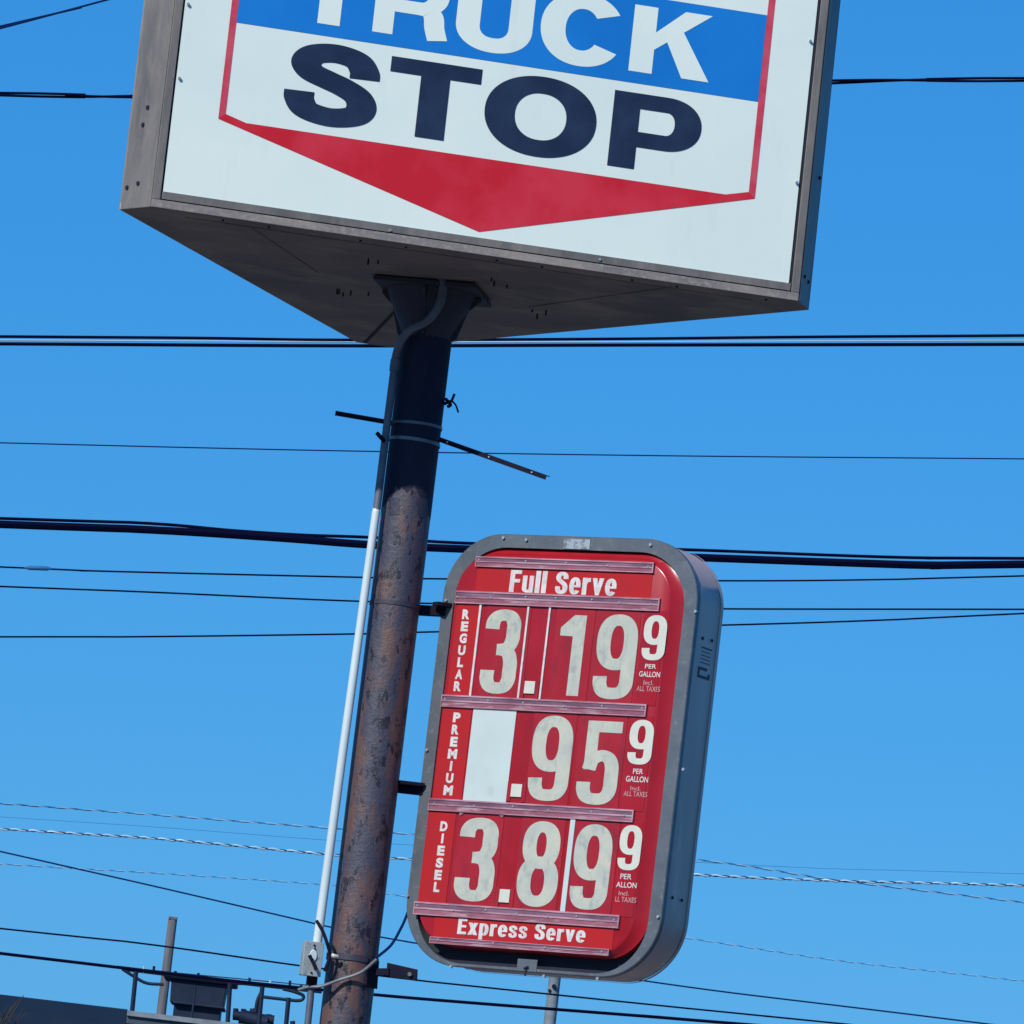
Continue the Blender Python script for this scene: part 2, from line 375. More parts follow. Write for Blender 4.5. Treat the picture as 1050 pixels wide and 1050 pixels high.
# edge flanges running round the bottom and top of the box and the corner posts
def side_frames(P, Q, front):
    P = Vector((*P, 0)); Q = Vector((*Q, 0)); d = (Q - P).normalized(); n = Vector((d.y, -d.x, 0)); ln = (Q - P).length
    def fn(p): v = P + d * p[0] + n * p[1]; return (v.x, v.y, p[2])
    return fn, ln
sides = [(L2, R2, True), (R1, A2, False), (A1, L1, False)]
for (P, Q, front) in sides:
    fn, ln = side_frames(P, Q, front)
    fw = .037
    # outer retainer rails: bottom, top, two jambs
    mb = MB()
    mb.box((0.0, 0, 0), (ln, .012, fw), None, fn)
    mb.box((0, 0, HZ - fw), (ln, .012, HZ), None, fn)
    mb.build('bottom_rail', FRAMEB, sign, bevel=.002)
    mb = MB()
    mb.box((0, 0, fw + .001), (fw, .0125, HZ - fw - .001), None, fn)
    mb.box((ln - fw, 0, fw + .001), (ln, .0125, HZ - fw - .001), None, fn)
    mb.build('side_rail', FRAME, sign, bevel=.002)
    # black gap then inner retainer
    mb = MB()
    mb.box((fw, -.012, fw), (ln - fw, .001, HZ - fw), None, fn)
    mb.build('gasket', GASKET, sign)
    # face panel
    a0, a1 = (.047, ln - .052); z0, z1 = .0775, HZ - .0775
    mb = MB()
    mb.box((fw + .006, .0012, fw + .006), (ln - fw - .006, .010, z0), None, fn)
    mb.box((fw + .006, .0012, z1), (ln - fw - .006, .010, HZ - fw - .006), None, fn)
    mb.build('retainer', FRAME, sign)
    mb = MB(); mb.box((a0, .0012, z0 + .0005), (a1, .0045, z1 - .0005), None, fn)
    mb.build('sign_face', WHITE, sign)
# corner posts
for (P, Q) in [(L1, L2), (R2, R1), (A2, A1)]:
    fn, ln = side_frames(P, Q, False)
    mb = MB(); mb.box((-.001, -.02, -.001), (ln + .001, .006, HZ + .001), None, fn)
    if P == R2: mb.box((.0, .006, .0), (.016, .010, HZ), None, fn)
    mb.build('corner_post', FRAME, sign, bevel=.003)
# bolt holes on the left post, screws along the rails
mb = MB()
fn, ln = side_frames(L1, L2, False)
for u, z in [(.030, .10), (.105, .115), (.09, .39), (.11, .47), (.10, 1.0)]:
    mb.tube([fn((u, .004, z)), fn((u, .012, z))], .010, None, 10)
fn, ln = side_frames(R2, R1, False)
for u, z in [(.06, .13), (.14, .12), (.15, .62)]:
    mb.tube([fn((u, .004, z)), fn((u, .012, z))], .009, None, 10)
mb.build('bolt', GASKET, sign)
mb = MB()
for (x, y) in [(184, 80), (831, 42), (817, 187), (615, 266), (193, 4), (400, 236)]:
    a, z = FS(x, y, SFR - .012); mb.tube([(a, SFR - .002, z), (a, SFR - .016, z)], .007, None, 8)
mb.build('screw', SCREW, sign)

# front artwork
def fp(x, y): return FS(x, y)
b0 = SFR - .0062
mb = MB()
def facepoly(pts, b, m): mb.poly([(a, b, z) for a, z in pts], m)
# rectified key coordinates
aL0, zc0 = fp(222.9, 122.3); aL1, zc1 = fp(230.5, 117.6)
aR0, zr0 = fp(772.6, 204.7); aR1, zr1 = fp(766.4, 197.8)
ap = fp(490, 238.6); jl = fp(251.4, 127.1); jr = fp(742.7, 200.2)
TOPZ = 2.15
zc0 = zr0 = (zc0 + zr0) / 2; zc1 = zr1 = (zc1 + zr1) / 2; zj = (jl[1] + jr[1]) / 2
mb = MB()
facepoly([(aL0, zc0), (ap[0], ap[1]), (aR0, zc0), (aR1, zr1), (jr[0], zj), (jl[0], zj), (aL1, zc1)], b0, REDV)
mb.build('red_arrow', REDV, sign)
mb = MB()
facepoly([(aL0, zc0 + .0005), (aL1, zc1 + .0005), (aL1, TOPZ), (aL0, TOPZ)], b0, PINK)
facepoly([(aR1, zr1 + .0005), (aR0, zr0 + .0005), (aR0, TOPZ), (aR1, TOPZ)], b0, PINK)
facepoly([(aL0, TOPZ + .0005), (aR0, TOPZ + .0005), (aR0, TOPZ + .03), (aL0, TOPZ + .03)], b0, PINK)
mb.build('red_border', PINK, sign)
bl = fp(242.3, 24.3); br = fp(774.3, 104.6); bt = fp(784.5, 16.5)
zb0 = (bl[1] + br[1]) / 2
print('blue level', bl, br, 'tri', jl, jr)
mb = MB(); facepoly([(aL1 + .001, zb0), (aR1 - .001, zb0), (aR1 - .001, bt[1]), (aL1 + .001, bt[1])], b0, BLUE)
mb.build('blue_band', BLUE, sign)
def gbox(lpt, rpt, tpt, bpt, F):
    return (F(*lpt)[0], F(*bpt)[1], F(*rpt)[0], F(*tpt)[1])
mb = MB()
tz = (fp(400.9, 58.6)[1] + fp(493.7, 72)[1]) / 2; bz = (fp(422.3, 140.6)[1] + fp(452.3, 144.9)[1]) / 2
pz_ = fp(629.7, 93.3)[1]; print('STOP z', tz, bz, pz_, fp(621, 170.3)[1])
sb = fp(348, 131)[1]; st_ = fp(322.9, 46.6)[1]
b1 = b0 - .0004
glyph(mb, 'S', (fp(291, 95)[0], bz - .008, fp(387.7, 81)[0], tz + .01), b1)
glyph(mb, 'T', (fp(400, 66)[0], bz, fp(493, 80)[0], tz), b1)
glyph(mb, 'O', (fp(495.2, 118)[0], bz - .01, fp(610.7, 124)[0], tz + .01), b1)
glyph(mb, 'P', (fp(625.5, 130)[0], bz, fp(718.1, 131)[0], tz), b1)
mb.build('lettering', NAVY, sign)['label'] = 'black word STOP'
mb = MB()
kb = fp(644.6, 71.6)[1]; kt = fp(649.5, 5.7)[1]
kb = (kb + fp(323.7, 25.7)[1] + fp(721.9, 85.7)[1]) / 3; kt = (kt + fp(727.6, 17.1)[1]) / 2
print('TRUCK z', kb, kt, 'stop', bz, tz)
b2 = b0 - .0008
tst = fp(324, 26)[0], fp(347.1, 27.7)[0]; tw = (tst[1] - tst[0]) / .32
glyph(mb, 'T', (tst[0] - .34 * tw, kb, tst[1] + .34 * tw, kt), b2)
glyph(mb, 'R', (fp(380.5, 32)[0], kb, fp(455, 43)[0] + .01, kt), b2)
glyph(mb, 'U', (fp(468.5, 15)[0], kb - .012, fp(545, 20)[0], kt), b2)
glyph(mb, 'C', (fp(555.4, 23)[0], kb - .012, fp(637, 35)[0], kt + .012), b2)
glyph(mb, 'K', (fp(646.5, 40)[0], kb, fp(723, 80)[0] + .012, kt), b2)
mb.build('lettering', WHITE, sign)['label'] = 'white word TRUCK'

# ================================================================== POLE
PR = 0.1180
pole = empty('sign_pole', (SX, 30, 0), 'tall rusty round steel pole carrying both signs', 'pole')
mb = MB(); mb.tube([(0, 0, -.3), (0, 0, 3), (0, 0, 5), (0, 0, SZ - .004)], PR, None, 48, False)
shaft = mb.build('shaft', POLE, pole, smooth=True)
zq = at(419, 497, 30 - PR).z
mb = MB(); NS = 120; rr_ = PR + .0012; wob = [random.uniform(-1, 1) for _ in range(NS)]  # thin dark sleeve: sign's cast shadow put into colour, lower edge arched like it
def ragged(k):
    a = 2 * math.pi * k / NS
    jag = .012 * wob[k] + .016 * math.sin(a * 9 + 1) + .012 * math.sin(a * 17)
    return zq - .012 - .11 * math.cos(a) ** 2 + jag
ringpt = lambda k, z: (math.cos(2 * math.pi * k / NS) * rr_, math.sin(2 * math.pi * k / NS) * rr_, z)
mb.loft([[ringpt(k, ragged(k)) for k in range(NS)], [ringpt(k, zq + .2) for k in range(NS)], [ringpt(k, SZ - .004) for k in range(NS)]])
mb.build('shaded_section', POLE_SHADE, pole, smooth=True)
# base plate and gussets under the box, turned with the sign
rz = -.17
gus = []
ca, sa = math.cos(rz), math.sin(rz)
def loc_rot(p): return (p[0] * ca - p[1] * sa, p[0] * sa + p[1] * ca, p[2])
mb = MB(); mb.box((-.245, -.245, SZ - .03), (.245, .245, SZ - .008), None, loc_rot)
mb.build('base_plate', GUSSET, pole, bevel=.002)
mb = MB(); mb.tube([(0, 0, SZ - .26), (0, 0, SZ - .24), (0, 0, SZ - .031)], [PR + .001, PR + .003, PR + .10], None, 24, False)
mb.build('collar', GUSSET, pole, smooth=True)
for k in range(4):
    ang = rz + k * math.pi / 2
    c_, s_ = math.cos(ang), math.sin(ang)
    f = lambda p: (p[0] * c_ - p[1] * s_, p[0] * s_ + p[1] * c_, p[2])
    mb = MB()
    prof = [(PR - .02, SZ - .031), (.24, SZ - .031), (.24, SZ - .05), (.185, SZ - .10), (PR + .025, SZ - .24), (PR - .02, SZ - .26)]
    mb.loft([[f((x, -.008, z)) for x, z in prof], [f((x, .008, z)) for x, z in prof]], None, True, True)
    mb.build('gusset', GUSSET, pole)
# strap bands
def band(y, name, m, w_=.012, r=PR + .004, tilt=0):
    z = at(425, y, 30 - PR).z
    mb = MB(); pts = [(math.cos(a) * r, math.sin(a) * r, z + math.cos(a) * tilt) for a in [2 * math.pi * i / 40 for i in range(41)]]
    lo = []; mb.loft([[(x, y_, zz - w_ / 2) for x, y_, zz in pts[:-1]], [(x * 1.01, y_ * 1.01, zz + w_ / 2) for x, y_, zz in pts[:-1]]])
    mb.loft([[(x * 1.012, y_ * 1.012, zz - w_ / 2) for x, y_, zz in pts[:-1]], [(x * 1.012, y_ * 1.012, zz + w_ / 2) for x, y_, zz in pts[:-1]]])
    return mb.build(name, m, pole, smooth=True)
band(433, 'strap', GALVD, .014); band(450, 'strap', GALV, .016, tilt=-.004); band(989, 'strap', GUSSET, .03); band(620, 'strap', GUSSET, .02, PR+.002); 
# bracket arms to the price sign, and the loose one below
def arm(p, q, h=.055, th=.045, name='bracket_arm'):
    mb = MB(); p = Vector(p) - Vector((SX, 30, 0)); q = Vector(q) - Vector((SX, 30, 0))
    d = (q - p); n = Vector((-d.y, d.x, 0)).normalized() * th / 2
    lo = []
    for e, base in ((0, p), (1, q)):
        lo.append([base + n + Vector((0, 0, h / 2)), base - n + Vector((0, 0, h / 2)), base - n - Vector((0, 0, h / 2)), base + n - Vector((0, 0, h / 2))])
    mb.loft(lo, None, True, True)
    return mb.build(name, IRON, pole, bevel=.003)
arm(at(425, 625.5, 30.05), at(462, 627.5, 30.06), .048)
arm(at(446, 619, 29.99), at(462, 621, 30.04), .02)
arm(at(402, 807, 30.05), at(434, 810.5, 30.06), .048)
arm(at(408, 802, 29.99), at(434, 805, 30.04), .018)
arm(at(384, 997, 29.98), at(400, 997, 29.96), .035)
a_ = at(397, 996, 29.955); b_ = at(427, 999, 29.93)
mb = MB()
for yy in (0, .012):
    pass
P4 = [at(397, 987, 29.95), at(427.5, 994, 29.93), at(427, 1006, 29.93), at(396, 1001, 29.95)]
P4 = [p - Vector((SX, 30, 0)) for p in P4]
mb.loft([P4, [p + Vector((.004, .012, 0)) for p in P4]], None, True, True)
mb.build('bracket_plate', IRON, pole)
mb = MB(); p = at(420, 999, 29.93) - Vector((SX, 30, 0)); mb.tube([p, p - Vector((0, .010, 0))], .010, None, 8); mb.build('bolt', GALV, pole)
P4 = [at(378, 983, 29.9), at(388, 985, 29.97), at(386, 1014, 29.97), at(376, 1012, 29.9)]
P4 = [p - Vector((SX, 30, 0)) for p in P4]
mb = MB(); mb.loft([P4, [p + Vector((.004, .02, 0)) for p in P4]], None, True, True); mb.build('clamp', IRON, pole)
# dark stains where brackets used to be, below the shadow line (welded pads)
for (x0, y0, x1, y1) in [(399, 513, 409, 531), (428, 514, 438, 533)]:
    mb = MB(); lo_ = []
    def cylp(x, y):
        p = at(x, y, 30); ax = at(418.5 - (y - 505) * .118, y, 30); dx = p.x - ax.x
        dx = max(-PR * .97, min(PR * .97, dx)); return (dx, -math.sqrt((PR + .002) ** 2 - dx * dx), p.z)
    N = 6
    lo_ = []
    for j in range(9):
        jl_, jr_ = random.uniform(-1.6, 1.2), random.uniform(-1.2, 1.6)
        lo_.append([cylp(x0 + jl_ + (x1 + jr_ - x0 - jl_) * i / N, y0 + (y1 - y0) * j / 8) for i in range(N + 1)])
    mb.loft(lo_, None, closed=False); mb.recalc = False
    mb.build('weld_pad', GUSSET, pole, smooth=True)
# twisted scrap of wire sticking out on the right
mb = MB()
mb.tube([p - Vector((SX, 30, 0)) for p in cr_spline([at(455, 413, 29.97), at(460, 413, 29.97), at(463, 411, 29.95), at(466, 404, 29.95)], 5)], .0065, None, 6)
mb.tube([p - Vector((SX, 30, 0)) for p in cr_spline([at(456, 415, 29.97), at(462, 411, 29.95), at(467, 415, 29.95), at(470, 423, 29.95)], 5)], .005, None, 6)
mb.tube([p - Vector((SX, 30, 0)) for p in cr_spline([at(457, 409, 29.97), at(462, 415, 29.94), at(459, 417, 29.95)], 5)], .008, None, 6)
mb.build('tie_wire', IRON, pole)

# two scrap steel bars strapped to the pole
def bar(name, p, q, label, holes):
    e = empty(name, p, label, 'metal bar')
    p, q = Vector(p), Vector(q); d = (q - p); L = d.length; X = d.normalized(); Z = Vector((0, 0, 1)); Yy = Z.cross(X).normalized(); Z = X.cross(Yy)
    f = lambda v: X * v[0] + Yy * v[1] + Z * v[2]
    w_ = .017; th = .004
    mb = MB(); mb.box((0, -th, -w_), (L, 0, w_ * .35), None, f); mb.box((0, 0, w_ * .35 - .004), (L, .03, w_ * .35), None, f)
    mb.build('angle_section', IRON, e)
    if holes:
        mb = MB()
        for h in holes: mb.tube([f((h * L, -th - .001, -w_ * .3)), f((h * L, -th - .003, -w_ * .3))], .0045, None, 8)
        mb.build('bolt', SCREW, e)
    return e
bar('steel_bar', at(451, 449.5, 29.89), at(560.5, 488.5, 29.6), 'long dark angle-iron bar sticking out from the right of the rusty pole', [.08, .47, .87])
bar('steel_bar', at(344, 422.5, 29.93), at(402, 432.5, 29.93), 'short dark steel bar sticking out left of the pole, behind the grey conduit', [])
mb = MB(); a_, b_ = at(386.5, 444, 29.85), at(394, 452.5, 29.88)
mb.tube([a_, b_], .010, None, 6); o = mb.build('steel_stub', IRON); recentre(o, a_)
tag(o, 'tiny dark steel stub poking out left of the conduit beside the lower strap', 'metal stub')

# ================================================================== CONDUITS, SWITCH BOX, CABLES
cond = empty('electrical_conduit', at(404, 380, 29.9), 'conduit climbing left of the pole, white below, grey and bent above', 'conduit')
co = Vector(cond.location)
def rel(ps, o): return [Vector(p) - o for p in ps]
mb = MB()
mb.tube(rel(cr_spline([at(453.5, 280, 29.76), at(454, 296, 29.76), at(450, 313, 29.76), at(438, 329, 29.78), at(421, 338, 29.82), at(411, 350, 29.86), at(406, 366, 29.9), at(404, 380, 29.9)], 8), co), .0205, None, 14)
mb.build('elbow', GALVD, cond, smooth=True)
mb = MB(); mb.tube(rel([at(404.8, 374, 29.9), at(396.3, 440, 29.9), at(386.3, 522, 29.9)], co), .0190, None, 14); mb.build('grey_pipe', GALVD, cond, smooth=True)
mb = MB(); mb.tube(rel([at(405.7, 369, 29.9), at(404.2, 380.5, 29.9)], co), .0245, None, 14)
mb.tube(rel([at(453.6, 277, 29.76), at(453.8, 287, 29.76)], co), .0245, None, 14); mb.build('coupling', GALVD, cond, smooth=True)
mb = MB(); mb.tube(rel([at(386.2, 519, 29.9), at(386, 521, 29.9), at(385.4, 526, 29.9), at(352, 768, 29.89), at(325.3, 967, 29.88)], co), [.010, .017, .0195, .0205, .0215], None, 16); mb.build('white_pipe', PVC, cond, smooth=True)
mb = MB(); mb.tube(rel([at(319.5, 1002, 29.9), at(318.2, 1025, 29.9), at(314.5, 1060, 29.9), at(300, 1200, 29.9)], co), .0165, None, 12)
mb.build('lower_pipe', GALVD, cond, smooth=True)
mb = MB(); mb.tube(rel([at(320.5, 998, 29.9), at(319.3, 1010, 29.9)], co), .026, None, 12); mb.build('coupling', IRON, cond, smooth=True)

bp = at(320.5, 983, 29.83)
sw = empty('switch_box', bp, 'small grey electrical switch box with a lever at the foot of the white conduit', 'switch box', (0, rad(-.5), rad(12)))
mb = MB(); mb.box((-.044, 0, -.079), (.044, .075, .077)); mb.build('body', BOXM, sw, bevel=.006)
mb = MB(); mb.box((-.046, -.007, -.082), (.046, .001, .080)); mb.build('cover', BOXM, sw, bevel=.003)
mb = MB(); mb.loft([[(math.cos(a) * r_ * .6, y_, .014 + math.sin(a) * r_) for a in [i * math.pi / 8 for i in range(16)]] for r_, y_ in ((.030, -.008), (.026, -.014))], None, False, True)
mb.build('dial_plate', PVC, sw, smooth=True)
mb = MB(); mb.tube([(.018, -.03, -.052), (.0, -.026, -.022), (-.022, -.03, .012)], [.009, .007, .009], None, 8); mb.build('lever', IRON, sw, smooth=True)
mb = MB()
for x, z in [(0, .062), (0, -.066), (.004, .046)]: mb.tube([(x, -.006, z), (x, -.012, z)], .005, None, 8)
mb.build('screw', IRON, sw)

def cable(name, pts, r, m, label, cat='cable', k=8, group=None, n=8):
    P = cr_spline(pts, k); mb = MB(); mb.tube(P, r, None, n); o = mb.build(name, m, None, smooth=True)
    recentre(o, P[0]); return tag(o, label, cat, group)
cable('power_cable', [at(424, 920, 30.16), at(416, 941, 30.1), at(411, 952, 30.05), at(401, 969, 29.95), at(386, 982, 29.9)], .0068, WIREB, 'dark cable drooping from the lower left of the price sign to the pole')
cable('power_cable', [at(386, 984, 29.87), at(370, 997, 29.85), at(350, 1004, 29.86), at(330, 1011, 29.86), at(316, 1012, 29.88), at(306, 1015, 29.9)], .0080, GALV, 'pale grey cable wrapped round the front of the pole to the lower conduit')
cable('cable_stub', [at(324.5, 944, 29.84), at(330, 953, 29.83), at(335, 966, 29.83), at(338, 980, 29.85), at(333, 996, 29.86)], .0085, IRON, 'short stiff black cable end standing beside the top of the switch box')
cable('cable_clamp', [at(338, 978, 29.87), at(342, 980, 29.85), at(346, 981, 29.86)], .0095, NUMC, 'small brass-coloured clamp on the strap beside the switch box', 'clamp')

# ================================================================== PRICE SIGN
PX, PZ, PW, PH, PPSI, PD, PRR = 0.3098, 2.1222 + CAMZ, 1.3767, 2.0534, 0.5444, 0.2568, 0.30
PY = 30 - PW / 2 * math.sin(PPSI) + .05
price = empty('price_sign', (PX, PY, PZ), 'red fuel price sign with rounded grey cabinet on the right of the rusty pole', 'price sign', (0, 0, -PPSI))
MP = Matrix.Translation((PX, PY, PZ)) @ Matrix.Rotation(-PPSI, 4, 'Z'); MPi = MP.inverted()
def rr(x0, z0, x1, z1, R, b, n=14):
    out = []
    for cx, cz, a0 in ((x1 - R, z1 - R, 0), (x0 + R, z1 - R, 90), (x0 + R, z0 + R, 180), (x1 - R, z0 + R, 270)):
        for i in range(n + 1):
            a = rad(a0 + 90 * i / n); out.append((cx + R * math.cos(a), b, cz + R * math.sin(a)))
    return out
W2 = PW / 2
fw = .070
mb = MB()
mb.loft([rr(-W2 + .006, .006, W2 - .006, PH - .006, PRR, .01), rr(-W2 + .006, .006, W2 - .006, PH - .006, PRR, PD - .01),
         rr(-W2 + .012, .012, W2 - .012, PH - .012, PRR, PD)], None, False, True)
mb.build('cabinet', CAB, price, smooth=True)
mb = MB()
xi0, zi0, xi1, zi1, Ri = -W2 + fw * .92, .016, W2 - fw * .95, PH - fw * .92, .262
mb.loft([rr(-W2, 0, W2, PH, PRR + .003, .032), rr(-W2, 0, W2, PH, PRR + .003, .004), rr(-W2 + .004, .004, W2 - .004, PH - .004, PRR, 0),
         rr(xi0, zi0, xi1, zi1, Ri, 0), rr(xi0, zi0, xi1, zi1, Ri, .06)], None)
mb.build('front_frame', CABF, price, smooth=True)
mb = MB(); mb.poly(rr(xi0 - .01, zi0 - .01, xi1 + .01, zi1 + .01, Ri, .058)); mb.recalc = False  # black sheet puts the shade under the red face into colour
mb.build('shade_backing', GASKET, price)
# rim lip (back edge trim)
mb = MB(); mb.loft([rr(-W2 + .002, .002, W2 - .002, PH - .002, PRR, PD - .02), rr(-W2 + .002, .002, W2 - .002, PH - .002, PRR, PD + .004)], None)
mb.build('rear_rim', CAB, price, smooth=True)
# red face pan, raised centre
zf0 = zi0 + .072
pan = [rr(xi0 + .001, zf0, xi1 - .001, zi1 - .003, .22, .050), rr(xi0 + .002, zf0, xi1 - .002, zi1 - .006, .22, .018),
       rr(xi0 + .010, zf0 + .006, xi1 - .040, zi1 - .028, .20, .010), rr(xi0 + .014, zf0 + .010, xi1 - .066, zi1 - .038, .19, -.012), rr(xi0 + .018, zf0 + .014, xi1 - .074, zi1 - .044, .185, -.016)]
mb = MB(); mb.loft(pan, None, False, True); mb.build('red_face', RED, price, smooth=True)
BF = -.016
def FP(x, y, b=BF - .002): return onface(MPi, x, y, b)
def quadsheet(mb, pts, b, m=None): mb.poly([(a, b, z) for a, z in pts], m)
def rectpx(mb, xl, yl_top, xr, yr_top, yl_bot, yr_bot, b, m=None):
    p = [FP(xl, yl_top), FP(xr, yr_top), FP(xr - (yr_bot - yr_top) * .112, yr_bot), FP(xl - (yl_bot - yl_top) * .12, yl_bot)]
    a0 = (p[0][0] + p[3][0]) / 2; a1 = (p[1][0] + p[2][0]) / 2; z1 = (p[0][1] + p[1][1]) / 2; z0 = (p[2][1] + p[3][1]) / 2
    mb.box((a0, b, z0), (a1, b + .0015, z1), m)
    return a0, z0, a1, z1
# tracks
tracks = []
def track(xl, yl, xl2, yl2, xr, yr, xr2, yr2, nsc, thin=False):
    p = [FP(xl, yl), FP(xl2, yl2), FP(xr, yr), FP(xr2, yr2)]
    a0 = (p[0][0] + p[1][0]) / 2; a1 = (p[2][0] + p[3][0]) / 2; z1 = (p[0][1] + p[2][1]) / 2; z0 = (p[1][1] + p[3][1]) / 2
    h = z1 - z0
    tl = (p[2][1] - p[0][1]) * .5
    mb = MB(); mb.box((a0, BF - .010, z0), (a1, BF - .001, z1), TRACK)
    o = mb.build('card_track', TRACK, price)
    mb = MB()
    mb.box((a0 + .004, BF - .0135, z0 + h * .44), (a1 - .006, BF - .0105, z0 + h * .58), None)
    mb.box((a0, BF - .0150, z1 - h * .13), (a1, BF - .0105, z1), None)
    mb.box((a0, BF - .0130, z0), (a1, BF - .0105, z0 + h * .08), None)
    mb.box((a0, BF - .0145, z0), (a0 + .005, BF - .0105, z1 - h * .14), None)
    mb.box((a1 - .006, BF - .0145, z0 + h * .09), (a1, BF - .0105, z1 - h * .14), None)
    mb.build('track_ridge', TRACKL, o)
    mb = MB(); mb.box((a0 + .007, BF - .0115, z0 + h * .60), (a1 - .008, BF - .0102, z1 - h * .16), None); mb.build('track_groove', TRACKD, o)
    mb = MB()
    for i in range(nsc):
        a = a0 + (a1 - a0) * (.03 + .94 * i / (nsc - 1)) + random.uniform(-.02, .02); zz = z0 + h * random.uniform(.5, .72)
        mb.tube([(a, BF - .012, zz), (a, BF - .016, zz)], .0048, None, 8)
    mb.build('screw', SCREW, o)
    tracks.append((a0, z0, a1, z1)); return a0, z0, a1, z1
T1 = track(488.8, 570.5, 488.8, 581, 671.5, 577.3, 670.8, 588, 5)
T2 = track(468.2, 605.5, 467.4, 618.5, 677.6, 614.4, 676.5, 627.2, 7)
T3 = track(454, 712.6, 452.9, 724.7, 664.1, 722.3, 663, 735.4, 6)
T4 = track(441.4, 817.7, 439.5, 831, 650.9, 831.7, 649.8, 843.5, 6)
T5 = track(426.2, 924.2, 424.6, 938, 636.6, 939, 634.9, 951.8, 7)
T6 = track(442, 960, 441.6, 967, 626, 974, 624.8, 980.6, 4)
# header cards
ba = BF - .0025
mb = MB(); a0 = FP(489, 590)[0]; a1 = FP(668, 600)[0]; mb.box((a0, ba, T2[3] - .003), (a1, BF - .0005, T1[1] + .002)); hc = mb.build('header_card', RED2, price)
mb = MB(); word(mb, 'Full Serve', (FP(523, 596)[0], (FP(522.3, 607.3)[1] + FP(631.9, 611)[1]) / 2, FP(632.5, 600)[0], FP(540, 585)[1]), ba - .001); mb.build('lettering', LET, hc)
mb = MB(); a0 = FP(445, 950)[0]; a1 = FP(629, 960)[0]; mb.box((a0, ba, T6[3] - .003), (a1, BF - .0005, T5[1] + .002)); hc = mb.build('header_card', RED2, price)
mb = MB(); word(mb, 'Express Serve', (FP(469.6, 950)[0], (FP(469, 957.5)[1] + FP(600, 967)[1]) / 2, FP(600.5, 960)[0], T5[1] - .003), ba - .001); mb.build('lettering', LET, hc)

rows = [(T2, T3), (T3, T4), (T4, T5)]
# row geometry: card seams as separate cards
def rowz(i): return rows[i][1][3] - .004, rows[i][0][1] + .003
words = ['REGULAR', 'PREMIUM', 'DIESEL']
wl = [((477.3, 630), (468.9, 703.7)), ((468.1, 735.7), (459, 810.4)), ((454.5, 847.3), (447.6, 909.6))]
lab_r = [(488.5, 665), (479, 770), (462.5, 880)]
for i in range(3):
    z0, z1 = rowz(i)
    a0 = T2[0] + .004 if i == 0 else T3[0] + .006
    a0 = [T2[0], T3[0], T5[0]][i] + .012
    a1 = FP(*lab_r[i])[0]
    mb = MB(); mb.box((a0, ba, z0), (a1, BF - .0005, z1)); card = mb.build('grade_card', RED2, price)
    mb = MB(); n = len(words[i])
    pA, pB = FP(*wl[i][0]), FP(*wl[i][1]); ac = (pA[0] + pB[0]) / 2 + .003
    for k, ch in enumerate(words[i]):
        zc = pA[1] + (pB[1] - pA[1]) * k / (n - 1); hw = {'I': .006, 'M': .025, 'L': .016}.get(ch, .020); hh = .0235
        text_mesh(mb, ch, (ac - hw, zc - hh, ac + hw, zc + hh), ba - .001, None, .055)
    mb.build('lettering', LET, card)['label'] = 'vertical white word ' + words[i]
# numeral cards
digits = [
    # row, char, left, right, top, bottom, card left px, card right px
    (0, '3', (492.5, 690), (534.6, 643), (516, 625), (503, 711), 494.5, 541),
    (0, '1', (574.5, 652), (597.5, 672), (596, 631), (585, 713.5), 567, 607),
    (0, '9', (611.0, 670), (655.5, 646), (634.2, 630.2), (628.8, 717), 608, 654),
    (1, '9', (545, 772), (589.2, 748), (571.7, 734.2), (564, 821.4), 543, 588),
    (1, '5', (592.5, 795), (636.4, 775), (620, 739.5), (612.8, 825.3), 591, 640),
    (2, '3', (466.5, 900), (511.5, 858), (489.3, 838.4), (479.6, 923.9), 465, 512),
    (2, '8', (530.8, 900), (575.5, 874), (559, 842), (549.3, 930), 530, 576),
    (2, '9', (587.0, 890), (629.4, 860), (611.4, 845.5), (606.3, 933), 585, 632)]
for (r, ch, l, rt, tp, bt_, c0, c1) in digits:
    z0, z1 = rowz(r); ym = [668, 777, 887][r]
    x0, x1 = FP(c0, ym)[0], FP(c1, ym)[0]
    mb = MB(); mb.box((x0, ba, z0), (x1 - .003, BF - .0005, z1)); card = mb.build('number_card', RED3, price)
    gb = (FP(*l)[0], FP(*bt_)[1], FP(*rt)[0], FP(*tp)[1])
    mb = MB(); glyph(mb, ch, gb, ba - .0012); mb.build('numeral', NUM, card)
    card['label'] = 'card with large numeral ' + ch
# small nines with PER GALLON text
sup = [((660, 650), (684, 647), (673.8, 631), (667.7, 677)), ((645.3, 758), (670.2, 756), (659.2, 738.3), (656.2, 784)), ((635.2, 866), (658.2, 864), (648.3, 846.3), (644, 892.3))]
small = [[(661.6, 673, 681, 685.6), (655.5, 677, 688.6, 694.2), (660, 670, 697.6, 702.4), (653, 677, 703.7, 709)],
         [(649.3, 659.5, 788.3, 793.6), (642, 664.8, 796, 802), (646.6, 657, 806.3, 810.6), (639.7, 664, 811.6, 816.8)],
         [(636.3, 647.8, 896, 901.6), (632, 653, 904.6, 910.3), (634.6, 644.9, 913.7, 918.3), (631, 652.6, 919.9, 925.2)]]
txt = [['PER', 'GALLON', 'Incl.', 'ALL TAXES'], ['PER', 'GALLON', 'Incl.', 'ALL TAXES'], ['PER', 'ALLON', 'Incl.', 'LL TAXES']]
